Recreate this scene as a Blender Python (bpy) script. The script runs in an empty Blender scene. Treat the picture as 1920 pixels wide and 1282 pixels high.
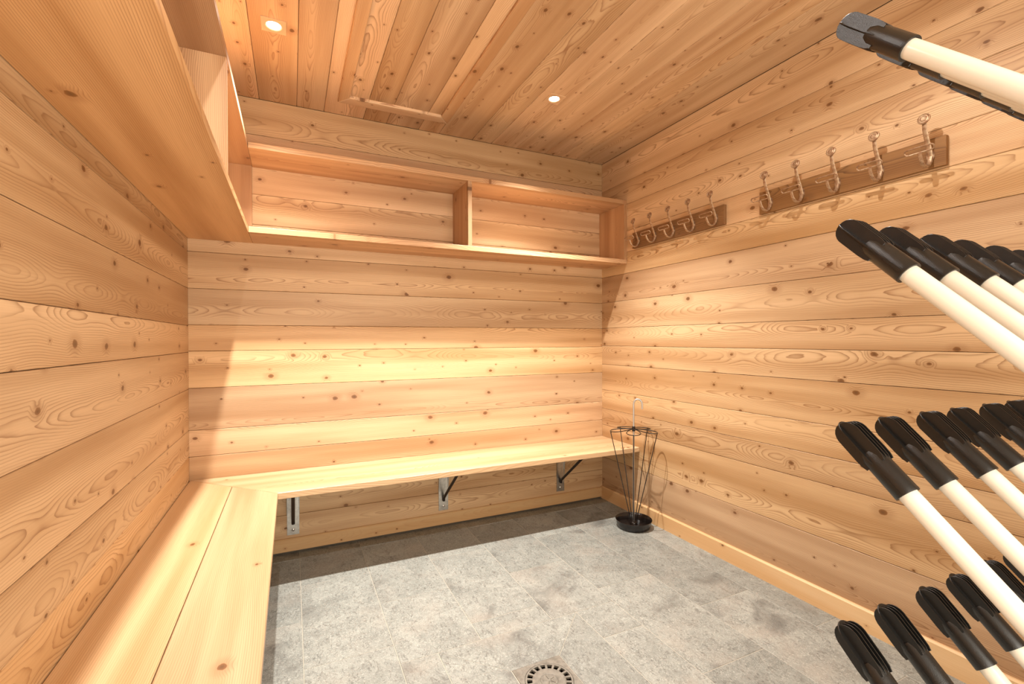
import bpy, bmesh, math, random
from mathutils import Matrix, Vector
random.seed(7)
S = bpy.context.scene
COL = S.collection

# ------------------------------------------------------------------ camera
YAW, PIT, ROL = math.radians(25.209), math.radians(-.4436), math.radians(-.1487)
EYE = 1.15
fwd = Vector((math.sin(YAW) * math.cos(PIT), math.cos(YAW) * math.cos(PIT), math.sin(PIT)))
rgt = Vector((math.cos(YAW), -math.sin(YAW), 0))
up = rgt.cross(fwd)
r2 = rgt * math.cos(ROL) + up * math.sin(ROL)
u2 = r2.cross(fwd)
cd = bpy.data.cameras.new('camera')
cam = bpy.data.objects.new('camera', cd)
COL.objects.link(cam)
m = Matrix.Identity(4)
for i, v in enumerate((r2, u2, -fwd)):
    for k in range(3):
        m[k][i] = v[k]
m.translation = (0, 0, EYE)
cam.matrix_world = m
cd.sensor_width = 36
cd.lens = 875.8 / 1920 * 36
cd.shift_y = 2.8 / 1920
cd.clip_start = .01
S.camera = cam

# ------------------------------------------------------------------ world, exposure, lights
S.view_settings.view_transform = 'Standard'
S.view_settings.look = 'None'
S.view_settings.gamma = 1
S.view_settings.use_curve_mapping = False
S.view_settings.exposure = 0.47
W = bpy.data.worlds.new('world')
S.world = W
W.use_nodes = True
W.node_tree.nodes['Background'].inputs[0].default_value = (1, .86, .68, 1)
W.node_tree.nodes['Background'].inputs[1].default_value = 1.0
LAMP_COL = (1.0, .965, .91)
LAMP_W = 205.0                              # the two lamps by the back wall
LAMP_W2 = 30.0                              # the two nearer the viewer
FILL_W = 52.0  # the added fill behind the camera
LAMPS = [(-.06, 2.12), (1.257, 2.14), (-.06, .92), (1.257, .92)]
dl = bpy.data.lights.new('fill_light', 'AREA')       # added soft fill, unseen behind the camera, tilted up to brighten the ceiling
dl.shape = 'RECTANGLE'; dl.size = 1.5; dl.size_y = 1.9
dl.energy = FILL_W; dl.color = (1, .93, .82)
do = bpy.data.objects.new('fill_light', dl)
do.location = (.65, -.85, 1.1); do.rotation_euler = (math.radians(118), 0, 0)
COL.objects.link(do)

# ------------------------------------------------------------------ room sizes
XL, XR, YB, YF, HC = -.469, 2.042, 2.798, -.35, 2.42

# ------------------------------------------------------------------ node helpers
class NT:
    def __init__(s, name):
        s.m = bpy.data.materials.new(name); s.m.use_nodes = True
        s.t = s.m.node_tree; s.n = s.t.nodes; s.l = s.t.links
        s.b = s.n['Principled BSDF']
    def put(s, sock, v):
        if isinstance(v, bpy.types.NodeSocket): s.l.new(v, sock)
        elif v is not None: sock.default_value = v
    def math(s, op, a, b=None, c=None, clamp=False):
        n = s.n.new('ShaderNodeMath'); n.operation = op; n.use_clamp = clamp
        for i, v in enumerate((a, b, c)):
            if v is not None: s.put(n.inputs[i], v)
        return n.outputs[0]
    def comb(s, x, y, z):
        n = s.n.new('ShaderNodeCombineXYZ')
        for i, v in enumerate((x, y, z)): s.put(n.inputs[i], v)
        return n.outputs[0]
    def sep(s, v):
        n = s.n.new('ShaderNodeSeparateXYZ'); s.put(n.inputs[0], v); return n.outputs
    def vmath(s, op, a, b):
        n = s.n.new('ShaderNodeVectorMath'); n.operation = op
        s.put(n.inputs[0], a); s.put(n.inputs[1], b); return n.outputs[0]
    def noise(s, vec, scale=1, detail=2, rough=.5, dist=0):
        n = s.n.new('ShaderNodeTexNoise'); s.put(n.inputs['Vector'], vec)
        n.inputs['Scale'].default_value = scale; n.inputs['Detail'].default_value = detail
        n.inputs['Roughness'].default_value = rough; n.inputs['Distortion'].default_value = dist
        return n.outputs[0]
    def mix(s, f, a, b, mode='MIX'):
        n = s.n.new('ShaderNodeMix'); n.data_type = 'RGBA'; n.blend_type = mode
        s.put(n.inputs[0], f); s.put(n.inputs[6], a); s.put(n.inputs[7], b); return n.outputs[2]
    def smooth(s, v, lo, hi, o0=0., o1=1.):
        n = s.n.new('ShaderNodeMapRange'); n.interpolation_type = 'SMOOTHSTEP'
        s.put(n.inputs[0], v); s.put(n.inputs[1], lo); s.put(n.inputs[2], hi)
        s.put(n.inputs[3], o0); s.put(n.inputs[4], o1); return n.outputs[0]
    def obj(s): return s.n.new('ShaderNodeTexCoord').outputs['Object']
    def rand(s): return s.n.new('ShaderNodeObjectInfo').outputs['Random']
    def bump(s, h, strength=.3, dist=.002):
        n = s.n.new('ShaderNodeBump'); n.inputs['Strength'].default_value = strength
        n.inputs['Distance'].default_value = dist; s.put(n.inputs['Height'], h)
        s.l.new(n.outputs[0], s.b.inputs['Normal'])
    def set(s, **k):
        for a, v in k.items(): s.put(s.b.inputs[a.replace('_', ' ')], v)
        return s.m

def c4(r, g, b): return (r, g, b, 1)

def pine(name, light, dark, knots=.55, contrast=1.0, tone=.34, rough=.5, kscale=1., split=False, pithz=.045):
    """ring-by-ring timber: growth rings around a wandering pith, cut by the board; local x runs along the board"""
    t = NT(name)
    r1 = t.rand()
    x, y, z = t.sep(t.obj())
    ra = t.math('FRACT', t.math('MULTIPLY', r1, 17.3))
    rb = t.math('FRACT', t.math('MULTIPLY', r1, 71.9))
    rc = t.math('FRACT', t.math('MULTIPLY', r1, 131.7))
    X = t.math('ADD', x, t.math('MULTIPLY', r1, 53.))
    Y = t.math('ADD', y, t.math('MULTIPLY', ra, 31.))
    # knots
    kv = t.comb(t.math('MULTIPLY', X, 6.2 * kscale), t.math('MULTIPLY', Y, 9.0 * kscale), 0)
    v = t.n.new('ShaderNodeTexVoronoi'); v.voronoi_dimensions = '2D'; v.inputs['Scale'].default_value = 1
    t.put(v.inputs['Vector'], kv)
    kd = v.outputs['Distance']; kr, kg, kb = t.sep(v.outputs['Color'])
    gate = t.math('GREATER_THAN', kr, 1 - knots)
    rad = t.math('ADD', t.math('MULTIPLY', t.math('POWER', kg, 2.6), .085), .030)
    kn0 = t.noise(kv, 7, 2)
    kdn = t.math('ADD', kd, t.math('MULTIPLY', t.math('SUBTRACT', kn0, .5), .07))
    knot = t.math('MULTIPLY', t.smooth(kdn, rad, t.math('MULTIPLY', rad, .72)), gate)
    halo = t.math('MULTIPLY', t.smooth(kd, t.math('MULTIPLY', rad, 3.2), rad), gate)
    # rings
    lowf = t.noise(t.comb(t.math('MULTIPLY', X, .75), t.math('MULTIPLY', Y, .6), 0), 1, 1)
    yc = t.math('MULTIPLY_ADD', t.math('SUBTRACT', lowf, .5), .10, t.math('MULTIPLY_ADD', rb, .11, .035))
    zf = t.noise(t.comb(t.math('MULTIPLY', X, 1.15), 7.7, rc), 1, 2, .55)
    zc = t.math('MULTIPLY_ADD', t.math('SUBTRACT', zf, .38), .17, t.math('MULTIPLY', rc, pithz))
    zc = t.math('ADD', zc, z)
    dy = t.math('SUBTRACT', y, yc)
    rr = t.math('SQRT', t.math('ADD', t.math('MULTIPLY', dy, dy), t.math('MULTIPLY', zc, zc)))
    wob = t.noise(t.comb(t.math('MULTIPLY', X, 3.2), t.math('MULTIPLY', Y, 16.), z), 1, 3, .55)
    rr = t.math('MULTIPLY_ADD', wob, .010, rr)
    rr = t.math('MULTIPLY_ADD', halo, .009, rr)
    ringn = t.math('MULTIPLY', rr, 205.)
    fr = t.math('FRACT', ringn)
    late = t.math('POWER', fr, 4.5)
    late = t.math('MULTIPLY', late, t.smooth(fr, 1.0, .93))
    patch = t.noise(t.comb(t.math('MULTIPLY', X, .9), t.math('MULTIPLY', Y, 13.), 3.1), 1, 2)
    amp = t.smooth(patch, .34, .62, .32, 1.)
    late = t.math('MULTIPLY', late, amp)
    fib = t.noise(t.comb(t.math('MULTIPLY', X, 5.), t.math('MULTIPLY', Y, 260.), t.math('MULTIPLY', z, 200.)), 1, 2)
    big = t.noise(t.comb(t.math('MULTIPLY', X, .55), t.math('MULTIPLY', Y, 9.), 9.), 1, 2)
    base = t.mix(t.smooth(big, .3, .72), light, tuple(light[i] * (1 - tone) * (1, .86, .72)[i] if i < 3 else 1 for i in range(4)))
    base = t.mix(t.math('MULTIPLY', t.smooth(fib, .3, .8), .14), base, dark)
    base = t.mix(t.math('MULTIPLY', late, contrast), base, dark)
    base = t.mix(t.math('MULTIPLY', halo, .28), base, dark)
    kdark = t.mix(t.smooth(kdn, 0, rad), c4(.13, .055, .018), c4(.24, .10, .032))
    base = t.mix(t.math('MULTIPLY', knot, .9), base, kdark)
    hs = t.n.new('ShaderNodeHueSaturation')
    t.put(hs.inputs['Color'], base)
    t.put(hs.inputs['Value'], t.math('MULTIPLY_ADD', rb, .26, .84))
    t.put(hs.inputs['Saturation'], t.math('MULTIPLY_ADD', ra, .10, .95))
    t.put(hs.inputs['Hue'], t.math('MULTIPLY_ADD', rc, .004, .499))
    t.bump(t.math('ADD', t.math('MULTIPLY', late, -.6), t.math('MULTIPLY', fib, .35)), .16, .0015)
    return t.set(Base_Color=hs.outputs[0], Roughness=rough, Specular_IOR_Level=.35)

M = {}
M['wall'] = pine('pine_wall', c4(.71, .485, .28), c4(.235, .10, .035))
M['ceil'] = pine('pine_ceiling', c4(.76, .52, .305), c4(.27, .105, .035), kscale=1.15)
M['bench'] = pine('pine_bench', c4(.67, .45, .255), c4(.27, .11, .035), knots=.12, contrast=.9, tone=.26, rough=.38)
M['shelf'] = pine('pine_shelf', c4(.66, .40, .205), c4(.24, .08, .022), knots=.2, contrast=.95, tone=.34, rough=.42)
M['skirt'] = pine('pine_skirting', c4(.68, .46, .245), c4(.36, .15, .045), knots=.4, contrast=.25, tone=.12)
M['rackwood'] = pine('old_rack_wood', c4(.31, .16, .065), c4(.07, .028, .012), knots=.6, contrast=.95, tone=.345, rough=.6)

def simple(name, col, rough=.5, metal=0., spec=.5, bump=None, var=None):
    t = NT(name)
    base = col
    if var:
        n = t.noise(t.obj(), var[0], 4, .6)
        base = t.mix(t.smooth(n, .35, .7), col, var[1])
    if bump:
        t.bump(t.noise(t.obj(), bump[0], 3), bump[1], .001)
    return t.set(Base_Color=base, Roughness=rough, Metallic=metal, Specular_IOR_Level=spec)

M['back'] = simple('dark_batten_gap', c4(.10, .05, .022), .9)
M['plastic'] = simple('black_moulded_plastic', c4(.008, .0075, .007), .3, spec=.6, bump=(900, .35))
M['tube'] = simple('white_enamel', c4(.82, .77, .66), .22, spec=.5, var=(6, c4(.79, .73, .61)))
M['steel'] = simple('brushed_steel', c4(.55, .53, .49), .32, 1., bump=(300, .1), var=(60, c4(.42, .40, .37)))
M['blackwire'] = simple('black_lacquered_wire', c4(.010, .007, .006), .22, spec=.6)
M['chrome'] = simple('dull_chrome', c4(.50, .48, .45), .3, .75)
M['darksteel'] = simple('dark_rod', c4(.04, .03, .025), .4, .5)
M['hook'] = simple('aged_brass', c4(.50, .36, .23), .48, .6, bump=(260, .35), var=(85, c4(.30, .16, .085)))
M['grout'] = simple('tile_grout', c4(.40, .365, .30), .9, bump=(200, .2))
M['grate'] = simple('cast_grate', c4(.23, .21, .175), .5, .35, bump=(240, .3), var=(50, c4(.15, .135, .11)))
M['void'] = simple('drain_pit', c4(.012, .008, .006), .8)
M['trimplate'] = simple('lamp_trim', c4(.72, .50, .30), .35, .3)

def tile_mat():
    t = NT('slate_tile')
    P = t.obj(); r = t.rand()
    off = t.comb(t.math('MULTIPLY', r, 21.), t.math('MULTIPLY', r, 47.), 0)
    P = t.vmath('ADD', P, off)
    x, y, z = t.sep(P)
    w = t.noise(P, 3.0, 4, .6, 1.2)
    a = t.noise(P, 6.5, 6, .62, .9)
    b = t.noise(t.comb(t.math('MULTIPLY', x, 55.), t.math('MULTIPLY', y, 28.), z), 1, 5, .7, 1.6)
    c = t.noise(P, 70, 5, .75, 3.0)
    col = t.mix(t.smooth(a, .3, .7), c4(.185, .19, .17), c4(.27, .275, .245))
    col = t.mix(t.math('MULTIPLY', t.smooth(b, .47, .68), .8), col, c4(.095, .09, .08))
    col = t.mix(t.math('MULTIPLY', t.smooth(c, .48, .66), .75), col, c4(.44, .44, .395))
    col = t.mix(t.math('MULTIPLY', t.smooth(w, .54, .74), .7), col, c4(.10, .095, .085))
    warm = t.noise(P, 4.2, 2)
    col = t.mix(t.math('MULTIPLY', t.smooth(warm, .5, .75), .35), col, c4(.33, .285, .235))
    hs = t.n.new('ShaderNodeHueSaturation'); t.put(hs.inputs['Color'], col)
    t.put(hs.inputs['Value'], t.math('MULTIPLY_ADD', t.math('FRACT', t.math('MULTIPLY', r, 9.7)), .22, .9))
    t.bump(t.math('ADD', a, t.math('MULTIPLY', b, .8)), .5, .005)
    return t.set(Base_Color=hs.outputs[0], Roughness=.5, Specular_IOR_Level=.4)
M['tile'] = tile_mat()

def emis():
    t = NT('halogen_lens')
    t.put(t.b.inputs['Emission Color'], c4(1, .93, .8)); t.b.inputs['Emission Strength'].default_value = 22
    return t.set(Base_Color=c4(.9, .9, .9), Roughness=.2)
M['lens'] = emis()

# ------------------------------------------------------------------ mesh helpers
def link(name, bm, mat, parent=None, mw=None, smooth=False):
    me = bpy.data.meshes.new(name)
    bmesh.ops.recalc_face_normals(bm, faces=bm.faces)
    if smooth:
        for f in bm.faces: f.smooth = True
        for e in bm.edges:
            if len(e.link_faces) == 2 and e.calc_face_angle(0) > math.radians(38): e.smooth = False
    bm.to_mesh(me); bm.free()
    me.materials.append(mat)
    o = bpy.data.objects.new(name, me); COL.objects.link(o)
    if parent: o.parent = parent
    if mw is not None: o.matrix_basis = mw
    return o

def tag(o, label=None, cat=None, group=None, kind=None):
    if label: o['label'] = label
    if cat: o['category'] = cat
    if group: o['group'] = group
    if kind: o['kind'] = kind
    return o

def empty(name, loc, label, cat, group=None):
    o = bpy.data.objects.new(name, None); COL.objects.link(o); o.location = loc
    o.empty_display_size = .1
    return tag(o, label, cat, group)

def copy_tree(o, parent=None):
    c = o.copy(); COL.objects.link(c); c.parent = parent
    for ch in o.children: copy_tree(ch, c)
    return c

def box(bm, x0, x1, y0, y1, z0, z1, bev=0):
    r = bmesh.ops.create_cube(bm, size=1)
    vs = r['verts']
    for v in vs:
        v.co = Vector(((x0 + x1) / 2 + v.co.x * (x1 - x0), (y0 + y1) / 2 + v.co.y * (y1 - y0), (z0 + z1) / 2 + v.co.z * (z1 - z0)))
    if bev:
        es = list({e for v in vs for e in v.link_edges})
        bmesh.ops.bevel(bm, geom=es, offset=bev, segments=2, affect='EDGES', profile=.5)

def prism(bm, pts, z0, z1, tf=None):
    """extrude a 2-D outline; tf maps (a,b,c) to a vector"""
    tf = tf or (lambda a, b, c: Vector((a, b, c)))
    lo = [bm.verts.new(tf(a, b, z0)) for a, b in pts]
    hi = [bm.verts.new(tf(a, b, z1)) for a, b in pts]
    bm.faces.new(lo[::-1]); bm.faces.new(hi)
    n = len(pts)
    for i in range(n): bm.faces.new((lo[i], lo[(i + 1) % n], hi[(i + 1) % n], hi[i]))
    return lo, hi

def sweep(bm, path, r, n=10, closed=False, cap=True, flat=None):
    """round (or elliptical: flat=(ra, rb, up)) bar along a path; r is a number or a list"""
    P = [Vector(p) for p in path]; N = len(P)
    rs = r if isinstance(r, (list, tuple)) else [r] * N
    rings = []
    prev = None
    for i in range(N):
        a = P[(i - 1) % N] if (closed or i) else P[0]
        b = P[(i + 1) % N] if (closed or i < N - 1) else P[-1]
        t = (b - a).normalized()
        if flat: s = t.cross(Vector(flat[2])).normalized()
        elif prev is None:
            s = t.cross(Vector((0, 0, 1)) if abs(t.z) < .9 else Vector((1, 0, 0))).normalized()
        else: s = (prev - t * prev.dot(t)).normalized()
        prev = s
        q = s.cross(t).normalized()
        ra, rb = (flat[0], flat[1]) if flat else (1, 1)
        rings.append([bm.verts.new(P[i] + (s * math.cos(2 * math.pi * k / n) * ra + q * math.sin(2 * math.pi * k / n) * rb) * rs[i]) for k in range(n)])
    for i in range(N if closed else N - 1):
        A, B = rings[i], rings[(i + 1) % N]
        for k in range(n): bm.faces.new((A[k], A[(k + 1) % n], B[(k + 1) % n], B[k]))
    if cap and not closed:
        bm.faces.new(rings[0][::-1]); bm.faces.new(rings[-1])

def lathe(bm, prof, n=32, cx=0, cy=0):
    rings = []
    for r, z in prof:
        if r < 1e-6: rings.append([bm.verts.new((cx, cy, z))])
        else: rings.append([bm.verts.new((cx + r * math.cos(2 * math.pi * k / n), cy + r * math.sin(2 * math.pi * k / n), z)) for k in range(n)])
    for A, B in zip(rings, rings[1:]):
        for k in range(n):
            k2 = (k + 1) % n
            f = [A[k % len(A)], A[k2 % len(A)], B[k2 % len(B)], B[k % len(B)]]
            f = list(dict.fromkeys(f))
            if len(f) > 2: bm.faces.new(f)

def bez(p0, p1, p2, p3, n=10):
    out = []
    for i in range(n + 1):
        t = i / n; a = (1 - t)
        out.append(Vector(p0) * a ** 3 + Vector(p1) * 3 * a * a * t + Vector(p2) * 3 * a * t * t + Vector(p3) * t ** 3)
    return out

def frame(xa, ya, za, loc):
    m = Matrix.Identity(4)
    for i, v in enumerate((xa, ya, za)):
        for k in range(3): m[k][i] = v[k]
    m.translation = loc
    return m

def board_bm(L, Wd, T, ch=.0018):
    """plank: x 0..L, y 0..Wd, face at z=0, eased long edges"""
    bm = bmesh.new()
    pts = [(0, -T), (Wd, -T), (Wd, -ch), (Wd - ch, 0), (ch, 0), (0, -ch)]
    prism(bm, pts, 0, L, lambda a, b, c: Vector((c, a, b)))
    return bm

GAP = .0016
def board(parent, name, mat, mw, L, Wd, T=.018, proud=0., gap=GAP, ch=.0016):
    bm = board_bm(L, Wd - gap, T + proud, ch)
    mm = mw @ Matrix.Translation((0, gap / 2, proud))
    return link(name, bm, mat, parent, mm)

def slab(name, x0, x1, y0, y1, z0, z1, mat, label, cat):
    bm = bmesh.new(); box(bm, x0, x1, y0, y1, z0, z1)
    return tag(link(name, bm, mat), label, cat, kind='structure')

# ------------------------------------------------------------------ shell
BT = .018                                   # board thickness; boards' faces lie on the room sizes
wl = slab('wall_left', XL - BT - .08, XL - BT, YF - .1, YB + .1, -.02, HC + .1, M['back'], 'left wall clad in horizontal pine boards', 'wall')
wr = slab('wall_right', XR + BT, XR + BT + .08, YF - .1, YB + .1, -.02, HC + .1, M['back'], 'right wall clad in horizontal pine boards behind the coat hooks', 'wall')
wb = slab('wall_back', XL - BT, XR + BT, YB + BT, YB + BT + .08, -.02, HC + .1, M['back'], 'back wall clad in horizontal pine boards behind the shelves', 'wall')
ce = slab('ceiling', XL - BT, XR + BT, YF - .1, YB + BT, HC + BT, HC + BT + .06, M['back'], 'pine board ceiling with square downlights', 'ceiling')
DX0, DX1, DY0, DY1 = .683, .876, 1.272, 1.461          # drain opening
bm = bmesh.new()
for x0, x1, y0, y1 in ((XL - BT, DX0 + .006, YF - .1, YB + BT), (DX1 - .006, XR + BT, YF - .1, YB + BT), (DX0 + .006, DX1 - .006, YF - .1, DY0 + .006), (DX0 + .006, DX1 - .006, DY1 - .006, YB + BT)):
    box(bm, x0, x1, y0, y1, -.06, -.0014)
fl = tag(link('floor', bm, M['grout']), 'grey slate tile floor with pale grout joints', 'floor', kind='structure')
# unseen front wall; its doorway is assumed, opened to let the fill light in
bm = bmesh.new()
box(bm, XL - BT, -.25, YF - .1, YF, 0, HC + BT)
box(bm, 1.35, XR + BT, YF - .1, YF, 0, HC + BT)
box(bm, -.25, 1.35, YF - .1, YF, 2.2, HC + BT)
tag(link('wall_front', bm, M['wall']), 'front wall with an assumed doorway behind the camera, open for the fill light', 'wall', kind='structure')

LEN = YB - YF
zback = [.07, .205, .36, .567, .70, .912, 1.098, 1.23, 1.413, 1.597, 1.76, 1.918, 2.08, 2.23, HC]
zleft = [.07, .205, .36, .567, .70, .908, 1.093, 1.226, 1.413, 1.597, 1.76, 1.918, 2.08, 2.23, HC]
zright = [.07, .30, .535, .652, .787, .972, 1.105, 1.232, 1.415, 1.597, 1.74, 1.88, 2.06, 2.215, HC]
pr = random.Random(5)
for a, b in zip(zback, zback[1:]):
    board(wb, 'board', M['wall'], frame((1, 0, 0), (0, 0, 1), (0, -1, 0), (XL, YB, a)), XR - XL, b - a, BT, pr.uniform(-.0006, .0008))
for a, b in zip(zleft, zleft[1:]):
    board(wl, 'board', M['wall'], frame((0, 1, 0), (0, 0, 1), (1, 0, 0), (XL, YF, a)), LEN, b - a, BT, pr.uniform(-.0006, .0008))
for a, b in zip(zright, zright[1:]):
    board(wr, 'board', M['wall'], frame((0, -1, 0), (0, 0, 1), (-1, 0, 0), (XR, YB, a)), LEN, b - a, BT, pr.uniform(-.0006, .0008))
xc = [XL, -.33, -.15, .03, .167, .376, .507, .697, .825, 1.04, 1.172, 1.35, 1.57, 1.70, 1.815, XR]
for a, b in zip(xc, xc[1:]):
    board(ce, 'board', M['ceil'], frame((0, 1, 0), (1, 0, 0), (0, 0, -1), (a, YF, HC)), LEN, b - a, BT, pr.uniform(-.0006, .0006))

# skirting boards
def skirt(name, mw, L, H, label):
    bm = bmesh.new()
    pts = [(0, 0), (H, 0), (H, .008), (H - .006, .014), (0, .014)]
    prism(bm, pts, 0, L, lambda a, b, c: Vector((c, a, b)))
    tag(link(name, bm, M['skirt'], None, mw), label, 'skirting board', kind='structure')
skirt('baseboard_right', frame((0, -1, 0), (0, 0, 1), (-1, 0, 0), (XR, YB, 0)), LEN, .088, 'pine skirting board along the foot of the right wall')
skirt('baseboard_back', frame((1, 0, 0), (0, 0, 1), (0, -1, 0), (XL, YB, .012)), XR - XL - .014, .068, 'pine skirting board under the back bench')
skirt('baseboard_left', frame((0, 1, 0), (0, 0, 1), (1, 0, 0), (XL, YF, 0)), LEN - .014, .078, 'pine skirting board under the left bench')

# ------------------------------------------------------------------ floor tiles
EX0, EX1, EY0, EY1 = .479, 1.08, 1.068, 1.665          # mitred tiles around the drain
def tile(poly):
    cx = sum(p[0] for p in poly) / len(poly); cy = sum(p[1] for p in poly) / len(poly)
    bm = bmesh.new()
    prism(bm, [(a - cx, b - cy) for a, b in poly], -.008, 0)
    top = [e for e in bm.edges if all(abs(v.co.z) < 1e-6 for v in e.verts)]
    bmesh.ops.bevel(bm, geom=top, offset=.0012, segments=1, affect='EDGES')
    link('tile', bm, M['tile'], fl, Matrix.Translation((cx, cy, 0)))
g = .0012
def rect_tiles(x0, x1, y0, y1):
    x0 = max(x0, XL); x1 = min(x1, XR); y0 = max(y0, YF); y1 = min(y1, YB)
    if x1 - x0 < .012 or y1 - y0 < .012: return
    out = [(x0, x1, y0, y1)]
    if x0 < EX1 and x1 > EX0 and y0 < EY1 and y1 > EY0:
        out = []
        if y0 < EY0: out.append((x0, x1, y0, EY0))
        if y1 > EY1: out.append((x0, x1, EY1, y1))
        a, b = max(y0, EY0), min(y1, EY1)
        if x0 < EX0: out.append((x0, EX0, a, b))
        if x1 > EX1: out.append((EX1, x1, a, b))
    for a, b, c, d in out:
        if b - a > .012 and d - c > .012:
            tile([(a + g, c + g), (b - g, c + g), (b - g, d - g), (a + g, d - g)])
xs = [.0305 + .3105 * k for k in range(-2, 8)]
for k in range(len(xs) - 1):
    ph = 2.39 if (k - 2) % 2 == 0 else 2.695
    for j in range(-6, 2):
        rect_tiles(xs[k], xs[k + 1], ph + .611 * (j - 1) + .0, ph + .611 * j)
q = g * 1.2
for P in ([(EX0 + g * 2, EY1 - g), (EX1 - g * 2, EY1 - g), (DX1, DY1 + g), (DX0, DY1 + g)],
          [(EX0 + g * 2, EY0 + g), (DX0, DY0 - g), (DX1, DY0 - g), (EX1 - g * 2, EY0 + g)],
          [(EX0 + g, EY0 + g * 2), (EX0 + g, EY1 - g * 2), (DX0 - g, DY1), (DX0 - g, DY0)],
          [(EX1 - g, EY0 + g * 2), (DX1 + g, DY0), (DX1 + g, DY1), (EX1 - g, EY1 - g * 2)]):
    tile(P)

# ------------------------------------------------------------------ floor drain
dcx, dcy = (DX0 + DX1) / 2, (DY0 + DY1) / 2
dr = empty('floor_drain', (dcx, dcy, 0), 'square steel floor drain with a round slotted grate in the tiled floor', 'drain')
bm = bmesh.new()
n = 48; R = .083; hw = (DX1 - DX0) / 2 - .002
def sq(a):
    c, s = math.cos(a), math.sin(a); k = hw / max(abs(c), abs(s)); return c * k, s * k
angs = [2 * math.pi * k / n for k in range(n)]
for z0, z1 in ((.0012, -.008),):
    T = [[bm.verts.new((*sq(a), z0)) for a in angs], [bm.verts.new((R * math.cos(a), R * math.sin(a), z0)) for a in angs],
         [bm.verts.new((R * math.cos(a), R * math.sin(a), z1)) for a in angs], [bm.verts.new((*sq(a), z1)) for a in angs]]
    for i in range(4):
        A, B = T[i], T[(i + 1) % 4]
        for k in range(n): bm.faces.new((A[k], A[(k + 1) % n], B[(k + 1) % n], B[k]))
link('frame_plate', bm, M['grate'], dr)
# grate: hub disc, spokes and rim in one casting
bm = bmesh.new()
lathe(bm, [(0, .0015), (.056, .0015), (.058, .0005), (.058, -.005), (0, -.005)], 48)
NS = 18
for k in range(NS):
    a = 2 * math.pi * (k + .5) / NS
    ca, sa = math.cos(a), math.sin(a)
    r0, r1 = .056, .077; h0 = .0035; h1 = .0042
    pts = [(r0 * ca + h0 * sa, r0 * sa - h0 * ca), (r1 * ca + h1 * sa, r1 * sa - h1 * ca), (r1 * ca - h1 * sa, r1 * sa + h1 * ca), (r0 * ca - h0 * sa, r0 * sa + h0 * ca)]
    prism(bm, pts, -.005, .001)
for rr0, rr1 in ((.0755, .0815),):
    T = [[bm.verts.new((r_ * math.cos(a), r_ * math.sin(a), z_)) for a in angs] for r_, z_ in ((rr0, .0015), (rr1, .0015), (rr1, -.006), (rr0, -.006))]
    for i in range(4):
        A, B = T[i], T[(i + 1) % 4]
        for k in range(n): bm.faces.new((A[k], A[(k + 1) % n], B[(k + 1) % n], B[k]))
gr = link('grate', bm, M['grate'], dr)
bm = bmesh.new()
for k in range(5):                                        # raised mark in the middle of the grate
    a = math.pi / 2 + 2 * math.pi * k / 5
    sweep(bm, [(.006 * math.cos(a), .006 * math.sin(a), .0015), (.022 * math.cos(a), .022 * math.sin(a), .0018)], .0022, 6)
sweep(bm, [(.03 * math.cos(t), .03 * math.sin(t), .0015) for t in [math.radians(10 * i) for i in range(36)]], .0011, 5, closed=True)
link('raised_mark', bm, M['grate'], gr)
bm = bmesh.new(); lathe(bm, [(.0815, -.006), (.0815, -.05), (0, -.05), (0, -.052), (.0835, -.052), (.0835, -.006)], 32)
link('pit', bm, M['void'], dr)

# ------------------------------------------------------------------ ceiling hatch frame
ht = empty('ceiling_hatch', (.525, 2.0, HC), 'pine-framed hatch panel set in the board ceiling', 'hatch')
def bar2d(pts, z0=-.014, z1=.0):
    bm = bmesh.new()
    prism(bm, [(a - .525, b - 2.0) for a, b in pts], z0, z1)
    lo = [e for e in bm.edges if all(abs(v.co.z - z0) < 1e-6 for v in e.verts)]
    bmesh.ops.bevel(bm, geom=lo, offset=.004, segments=1, affect='EDGES')
    return bm
ox0, ox1, oy0, oy1 = .225, .826, 1.25, 2.632
ix0, ix1, iy0, iy1 = .279, .768, 1.31, 2.56
for P in ([(ox0, oy1), (ix0, iy1), (ix1, iy1), (ox1, oy1)], [(ox0, oy0), (ox1, oy0), (ix1, iy0), (ix0, iy0)],
          [(ox0, oy0), (ix0, iy0), (ix0, iy1), (ox0, oy1)], [(ox1, oy0), (ox1, oy1), (ix1, iy1), (ix1, iy0)]):
    bm = bar2d(P)
    horiz = abs(P[0][0] - P[-1][0]) > .3
    if horiz:
        link('frame_bar', bm, M['ceil'], ht)
    else:                                                  # grain along the bar: build in a frame turned a quarter
        rot = Matrix.Rotation(math.radians(90), 4, 'Z')
        bm.transform(rot.inverted())
        link('frame_bar', bm, M['ceil'], ht, rot)

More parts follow.
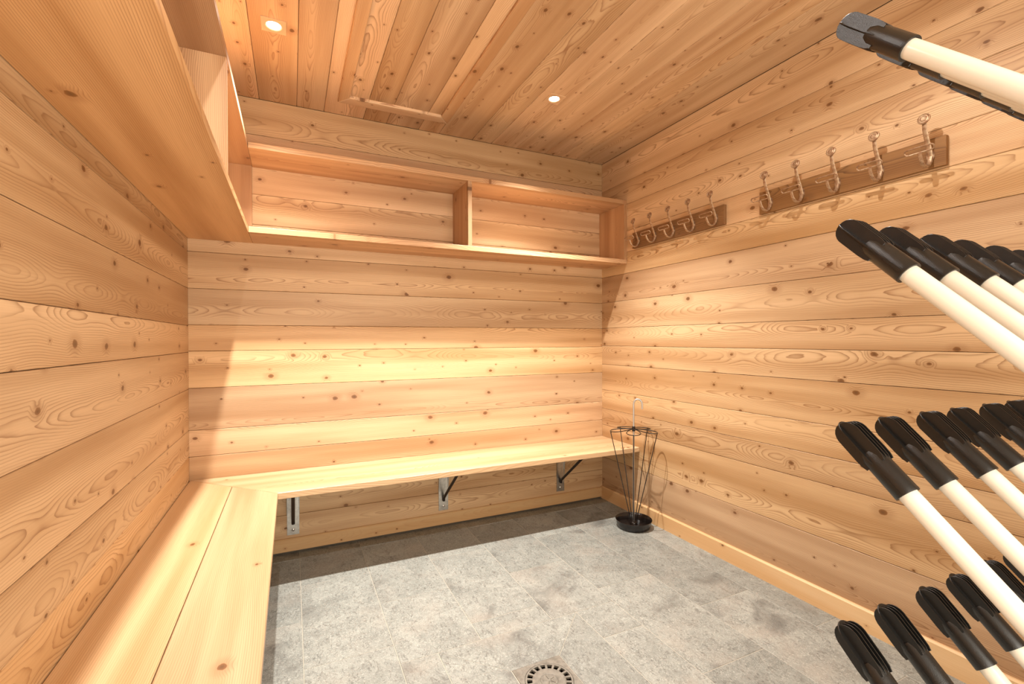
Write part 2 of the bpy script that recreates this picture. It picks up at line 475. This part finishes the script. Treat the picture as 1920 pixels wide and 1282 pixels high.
# ------------------------------------------------------------------ downlights
def downlight(x, y, label, watts):
    d = empty('downlight', (x, y, HC), label, 'downlight', 'square recessed ceiling downlights')
    bm = bmesh.new()
    n = 32; R = .026; hw = .045
    A_ = [2 * math.pi * k / n for k in range(n)]
    def sq(a):
        c, s = math.cos(a), math.sin(a); k = hw / max(abs(c), abs(s)); return c * k, s * k
    T = [[bm.verts.new((*sq(a), -.0005)) for a in A_], [bm.verts.new((*sq(a), -.004)) for a in A_],
         [bm.verts.new(((R + .004) * math.cos(a), (R + .004) * math.sin(a), -.004)) for a in A_],
         [bm.verts.new((R * math.cos(a), R * math.sin(a), -.0015)) for a in A_]]
    for i in range(3):
        A, B = T[i], T[i + 1]
        for k in range(n): bm.faces.new((A[k], A[(k + 1) % n], B[(k + 1) % n], B[k]))
    link('trim_plate', bm, M['trimplate'], d)
    bm = bmesh.new(); lathe(bm, [(0, -.0035), (.02, -.0028), (R, -.0012), (R, -.0006), (0, -.0006)], 32)
    link('lens', bm, M['lens'], d)
    l = bpy.data.lights.new('bulb', 'SPOT'); l.energy = watts; l.color = LAMP_COL
    l.spot_size = math.radians(106 if y > 1.5 else 176); l.spot_blend = 1; l.shadow_soft_size = .016
    lo = bpy.data.objects.new('bulb', l); COL.objects.link(lo); lo.parent = d; lo.location = (0, 0, -.024)
LL = ['square ceiling downlight nearest the left shelf, glaring brightest', 'square ceiling downlight to the right of the hatch, towards the right wall',
      'square ceiling downlight on the left, above the viewer, out of the photo', 'square ceiling downlight on the right, near the boot dryer, out of the photo']
for (x, y), lb in zip(LAMPS, LL): downlight(x, y, lb, LAMP_W if y > 1.5 else LAMP_W2)

# ------------------------------------------------------------------ benches
BZ, BTk = .45, .031
lb = empty('bench', (XL + .2, 1.2, BZ), 'long pine bench of two planks along the left wall', 'bench')
bi = (-.063, 2.392)                           # inner corner of the L
def plank_poly(parent, name, pts, org, mat, z0, z1, rot=0, bev=.0025):
    """plank from a plan outline (world x,y); rot=90 lays the grain along world y"""
    R_ = Matrix.Rotation(math.radians(rot), 4, 'Z')
    bm = bmesh.new()
    prism(bm, [(a - org[0], b - org[1]) for a, b in pts], z0 - z1, 0)
    bm.transform(R_.inverted())
    es = [e for e in bm.edges if abs(e.verts[0].co.z - e.verts[1].co.z) < 1e-6]
    bmesh.ops.bevel(bm, geom=es, offset=bev, segments=1, affect='EDGES')
    return link(name, bm, mat, parent, Matrix.Translation((org[0] - parent.location.x, org[1] - parent.location.y, z1 - parent.location.z)) @ R_)
sl = (YB - bi[1]) / (XL - bi[0])              # mitre slope
mit = lambda x: bi[1] + (x - bi[0]) * sl
sx = -.265; yb0 = YF + .02
plank_poly(lb, 'plank', [(XL + .002, yb0), (sx - .0012, yb0), (sx - .0012, mit(sx) - .001), (XL + .002, YB - .004)], (XL, yb0), M['bench'], BZ - BTk, BZ, 90)
plank_poly(lb, 'plank', [(sx + .0012, yb0), (bi[0], yb0), (bi[0], bi[1] - .001), (sx + .0012, mit(sx) - .003)], (sx, yb0), M['bench'], BZ - BTk, BZ, 90)
bb = empty('bench', (1.0, YB - .2, BZ), 'pine bench along the back wall on three steel brackets', 'bench')
plank_poly(bb, 'plank', [(bi[0] + .001, bi[1]), (XR - .002, bi[1]), (XR - .002, YB - .003), (XL + .006, YB - .003)], (XL, bi[1]), M['bench'], BZ - BTk, BZ, 0)

def bracket(parent, mw):
    """steel wall plate with folded cheeks, a dark strut rod and a screw; local: x along wall, y out of wall, z up, origin at bench underside"""
    bm = bmesh.new()
    H = .322
    prism(bm, [(-.030, -H), (.030, -H), (.030, 0), (-.030, 0)], .0, .004, lambda a, b, c: Vector((a, c, b)))
    for s in (-1, 1):                                            # cheeks, wide at the top
        prism(bm, [(.004, -.0), (.030, -.0), (.004, -.215)], s * .030 - .0015, s * .030 + .0015, lambda a, b, c: Vector((c, a, b)))
    box(bm, -.030, .030, .004, .34, -.004, 0)
    pl = link('bracket', bm, M['steel'], parent, mw)
    bm = bmesh.new()
    sweep(bm, [(0, .010, -.262), (0, .016, -.240), (0, .30, -.012)], .0085, 12)
    link('strut', bm, M['darksteel'], pl, smooth=True)
    bm = bmesh.new(); lathe(bm, [(0, .004), (.004, .0035), (.008, .001), (.008, 0), (0, 0)], 16)
    bm.transform(Matrix.Rotation(math.radians(-90), 4, 'X'))
    link('screw', bm, M['chrome'], pl, Matrix.Translation((0, .004, -.296)), smooth=True)
    bm = bmesh.new(); lathe(bm, [(0, .003), (.003, .003), (.003, 0), (0, 0)], 8)
for x in (0.0, .843, 1.685):
    bracket(bb, frame((-1, 0, 0), (0, -1, 0), (0, 0, 1), (x - 1.0, YB - .0014 - (YB - .2), -BTk)))
for y in (.1, 1.0, 1.9):
    bracket(lb, frame((0, -1, 0), (1, 0, 0), (0, 0, 1), (XL + .0014 - (XL + .2), y - 1.2, -BTk)))

# ------------------------------------------------------------------ shelves
SX, SYF = -.184, 2.518
Z0, Z1, Z2, Z3 = 1.660, 1.688, 2.057, 2.084
def shelf_board(parent, name, x0, x1, y0, y1, z0, z1, axis):
    """grain along axis x, y or z"""
    bm = bmesh.new()
    dx, dy, dz = x1 - x0, y1 - y0, z1 - z0
    loc = Vector((x0, y0, z0)) - parent.location
    if axis == 'x': box(bm, 0, dx, 0, dy, 0, dz, .0012); R_ = Matrix.Identity(4)
    elif axis == 'y':
        R_ = Matrix.Rotation(math.radians(90), 4, 'Z'); box(bm, 0, dy, -dx, 0, 0, dz, .0012)
    else:
        if dx < dy: R_ = frame((0, 0, 1), (0, 1, 0), (-1, 0, 0), (0, 0, 0)); box(bm, 0, dz, 0, dy, -dx, 0, .0012)
        else: R_ = frame((0, 0, 1), (1, 0, 0), (0, 1, 0), (0, 0, 0)); box(bm, 0, dz, 0, dx, 0, dy, .0012)
    return link(name, bm, M['shelf'], parent, Matrix.Translation(loc) @ R_)
ls = empty('wall_shelf', (XL, 1.3, Z0), 'open pine box shelf high on the left wall', 'shelf')
ye = .12
shelf_board(ls, 'bottom_board', XL + .001, SX, ye, YB - .001, Z0, Z1, 'y')
shelf_board(ls, 'top_board', XL + .001, SX, ye, YB - .001, Z2, Z3, 'y')
for y0, y1 in ((1.745, 1.770), (2.774, 2.7975), (.72, .745), (ye, ye + .025)):
    shelf_board(ls, 'divider', XL + .001, SX - .001, y0, y1, Z1, Z2, 'z')
bs = empty('wall_shelf', ((SX + XR) / 2, YB, Z0), 'open pine box shelf high on the back wall with one upright divider', 'shelf')
shelf_board(bs, 'bottom_board', SX + .001, XR - .001, SYF, YB - .001, Z0, Z1, 'x')
shelf_board(bs, 'top_board', SX + .001, XR - .001, SYF, YB - .001, Z2, Z3, 'x')
shelf_board(bs, 'divider', .911, .935, SYF + .0005, YB - .001, Z1, Z2, 'z')
shelf_board(bs, 'end_board', 2.018, XR - .001, SYF, YB - .001, Z1, Z2, 'z')

# ------------------------------------------------------------------ coat racks
# hook, local: x out of the wall, y along wall, z up; origin on the back board face
def hook_parts():
    bm = bmesh.new()
    prism(bm, [(.004 * 0 + .011 * math.cos(a), .021 * math.sin(a)) for a in [2 * math.pi * k / 16 for k in range(16)]], 0, .004, lambda a, b, c: Vector((c, a, b - .002)))
    up_ = bez((.003, 0, -.012), (.012, 0, .02), (.020, 0, .035), (.034, 0, .062), 8) + bez((.034, 0, .062), (.045, 0, .085), (.044, 0, .095), (.046, 0, .112), 6)[1:]
    k = len(up_)
    sweep(bm, up_, [.0055 - .0012 * i / k for i in range(k)], 8, flat=(1.5, .6, (1, 0, .3)))
    lo = bez((.003, 0, -.002), (.006, 0, -.038), (.028, 0, -.052), (.052, 0, -.040), 8) + bez((.052, 0, -.040), (.064, 0, -.032), (.070, 0, -.020), (.075, 0, -.004), 6)[1:]
    k = len(lo)
    sweep(bm, lo, [.0062 - .0020 * i / k for i in range(k)], 8, flat=(1.35, .85, (0.3, 0, 1)))
    arm = bm
    bm = bmesh.new()
    lathe(bm, [(0, .0035), (.007, .0045), (.010, .0022), (.013, .0022), (.0155, .0048), (.0185, .0035), (.0185, -.001), (.013, -.003), (0, -.0035)], 24)
    bm.transform(Matrix.Rotation(math.radians(80), 4, 'Y'))
    disc = bm
    bm = bmesh.new()
    pts = []
    a_, b_ = .033, .0085
    for i in range(9):
        t = -math.pi / 2 + math.pi * i / 8; pts.append((b_ * math.sin(t) * 1.0, a_ + b_ * math.cos(t)))
    for i in range(9):
        t = math.pi / 2 + math.pi * i / 8; pts.append((b_ * math.sin(t), -a_ + b_ * math.cos(t)))
    sweep(bm, [(p[0] * .55, p[1], p[0] * .95) for p in pts], .0026, 7, closed=True)
    ring = bm
    return arm, disc, ring
HK = None
def coat_rack(y0, y1, ys, label):
    """y0 > y1: the board runs from y0 towards the viewer"""
    global HK
    L = y0 - y1; zb, zt = 1.745, 1.848
    T = .018
    r = empty('coat_rack', (XR, (y0 + y1) / 2, (zb + zt) / 2), label, 'coat rack')
    bm = bmesh.new()
    box(bm, 0, L, 0, zt - zb, 0, T, .002)
    rng = random.Random(int(L * 1000))
    for v in bm.verts:                                     # waney, hand-sawn edges
        if v.co.y < .01 or v.co.y > zt - zb - .01: v.co.y += rng.uniform(-.0006, .0006)
    link('back_board', bm, M['rackwood'], r, frame((0, -1, 0), (0, 0, 1), (-1, 0, 0), (-.0005, L / 2, zb - (zb + zt) / 2)))
    for y in ys:
        mw = frame((-1, 0, 0), (0, -1, 0), (0, 0, 1), (-.0005 - T, y - (y0 + y1) / 2, 1.790 - (zb + zt) / 2))
        if HK is None:
            arm, disc, ring = hook_parts()
            h = link('hook', arm, M['hook'], r, mw, smooth=True)
            link('medallion', disc, M['hook'], h, Matrix.Translation((.047, 0, .118)), smooth=True)
            link('ring', ring, M['hook'], h, Matrix.Translation((.078, 0, .006)), smooth=True)
            HK = h
        else:
            h = copy_tree(HK, r); h.matrix_basis = mw
coat_rack(2.44, 1.72, [2.378, 2.226, 2.074, 1.922, 1.770], 'dark aged-wood coat rack with five brass hooks, beside the back shelf')
coat_rack(1.52, .815, [1.461, 1.312, 1.164, 1.010, .857], 'aged-wood coat rack with five brass hooks, nearer the boot dryer')

# ------------------------------------------------------------------ umbrella stand
vd = Vector((.642, .767, 0)); vr = Vector((.767, -.642, 0))
us = empty('umbrella_stand', (1.893, 2.272, 0), 'black wire umbrella stand with a round drip bowl, in the far right corner', 'umbrella stand')
bm = bmesh.new()
lathe(bm, [(0, .001), (.094, .001), (.098, .006), (.104, .030), (.107, .048), (.109, .051), (.110, .049), (.1060, .046), (.1015, .030), (.097, .010), (.02, .008), (0, .008)], 48)
link('drip_bowl', bm, M['blackwire'], us, smooth=True)
bm = bmesh.new(); lathe(bm, [(0, .034), (.018, .034), (.021, .030), (.024, .008), (0, .008)], 24)
link('hub', bm, M['blackwire'], us, smooth=True)
bm = bmesh.new()
P = [(0, 0, .02), (0, 0, .3), (0, 0, .755)]
hk = []
for i in range(1, 13):
    a = math.pi * i / 12
    v = vr * (.025 - .025 * math.cos(a)); hk.append((v.x, v.y, .755 + .030 * math.sin(a)))
v = vr * .05; hk.append((v.x, v.y, .725))
sweep(bm, P + hk, .0055, 12)
link('pole', bm, M['chrome'], us, smooth=True)
bm = bmesh.new(); lathe(bm, [(.0056, .588), (.010, .588), (.010, .618), (.0056, .618)], 20)
link('collar', bm, M['blackwire'], us, smooth=True)
RP = .144
for k in range(5):
    a = -math.pi / 2 + 2 * math.pi * k / 5
    d = vr * math.cos(a) + vd * math.sin(a)
    p = vr * -math.sin(a) + vd * math.cos(a)
    bm = bmesh.new()
    pts = []
    for i in range(25):                                    # petal: narrow at the collar, round outside
        t = 2 * math.pi * i / 24
        rr_ = .5 * (1 - math.cos(t))
        w = math.sin(t) * (.052) * (rr_ ** .45 if rr_ > 0 else 0)
        q_ = d * (.009 + (RP - .009) * rr_) + p * w
        pts.append((q_.x, q_.y, .603 - .013 * rr_))
    sweep(bm, pts, .0027, 8)
    link('wire_loop', bm, M['blackwire'], us, smooth=True)
    bm = bmesh.new()
    e = d * RP; b0 = d * .016
    sweep(bm, [(e.x, e.y, .59), (b0.x, b0.y, .036), (b0.x * .9, b0.y * .9, .028)], .0025, 8)
    link('wire_rib', bm, M['blackwire'], us, smooth=True)

# ------------------------------------------------------------------ boot dryer
bd = empty('boot_dryer', (1.31, .06, 0), 'white tube ski boot dryer with slotted black nozzles, at the right', 'boot dryer')
BL = bd.location.copy()
ax = Vector((0, .709, .705)).normalized()
ay = ax.cross(Vector((1, 0, 0)))
SB = -.50
def nozzle():
    bm = bmesh.new()
    n = 28
    prof = [(.0168, .0), (.0203, .0), (.0207, .002), (.0204, .010), (.0200, .072), (.0165, .084), (0, .086)]
    lathe(bm, prof, n)
    def fin(v0, v1, wu, s0, s1, flip=False, wb=.0):
        pts = [(-.0195, s0 - .008), (.0195, s0 - .008), (.0215, s0), (wu, s0 + .014)]
        top = s1 - wu
        for i in range(11):
            t = math.pi * i / 10
            pts.append((wu * math.cos(t), top + (s1 - top) * math.sin(t)))
        pts += [(-wu, s0 + .014), (-.0215, s0)]
        lo, hi = prism(bm, pts, v0, v1, (lambda a, b, c: Vector((a, c, b))) if flip else (lambda a, b, c: Vector((c, a, b))))
        es = [e for L_ in (lo, hi) for i in range(len(L_)) for e in [bm.edges.get((L_[i], L_[(i + 1) % len(L_)]))] if e]
        bmesh.ops.bevel(bm, geom=es, offset=.0006, segments=1, affect='EDGES')
    for v in (-.0130, -.0038, .0054, .0146):
        fin(v - .0010, v + .0010, .0225, .068, .149)
    fin(-.0013, .0013, .0228, .068, .154, True)
    for s in (-1, 1): box(bm, s * .0195 - .0015, s * .0195 + .0015, -.0022, .0022, .004, .040)
    return bm
noz_me = None
tube_me = None
Xs = [.957 + a for a in (0, .133, .291, .422, .578, .710)]
for z in (1.645, 1.262, .882, .497):
    for X in Xs:
        J = Vector((X, .435, z))
        mw = frame((1, 0, 0), ay, ax, J - BL)
        if tube_me is None:
            bm = bmesh.new()
            lathe(bm, [(.0, SB), (.016, SB), (.016, .02), (0, .02)], 28)
            to = link('drying_tube', bm, M['tube'], bd, mw, smooth=True)
            no = link('nozzle', nozzle(), M['plastic'], to, smooth=True)
            no['label'] = 'black slotted plastic nozzle'
            tube_me = to
        else:
            c = copy_tree(tube_me, bd); c.matrix_basis = mw
    Bp = Vector((0, .435, z)) + ax * SB
    bm = bmesh.new()
    sweep(bm, [(Xs[0] - .07 - BL.x, Bp.y - BL.y, Bp.z), (Xs[-1] + .07 - BL.x, Bp.y - BL.y, Bp.z)], .027, 20)
    link('manifold', bm, M['tube'], bd, smooth=True)
for X in (Xs[0] - .085, Xs[-1] + .085):
    bm = bmesh.new(); box(bm, X - .02 - BL.x, X + .02 - BL.x, .06 - BL.y, .10 - BL.y, 0, 1.45, .003)
    link('upright', bm, M['tube'], bd)
    bm = bmesh.new(); box(bm, X - .02 - BL.x, X + .02 - BL.x, -.20 - BL.y, .28 - BL.y, 0, .03, .003)
    link('foot', bm, M['tube'], bd)
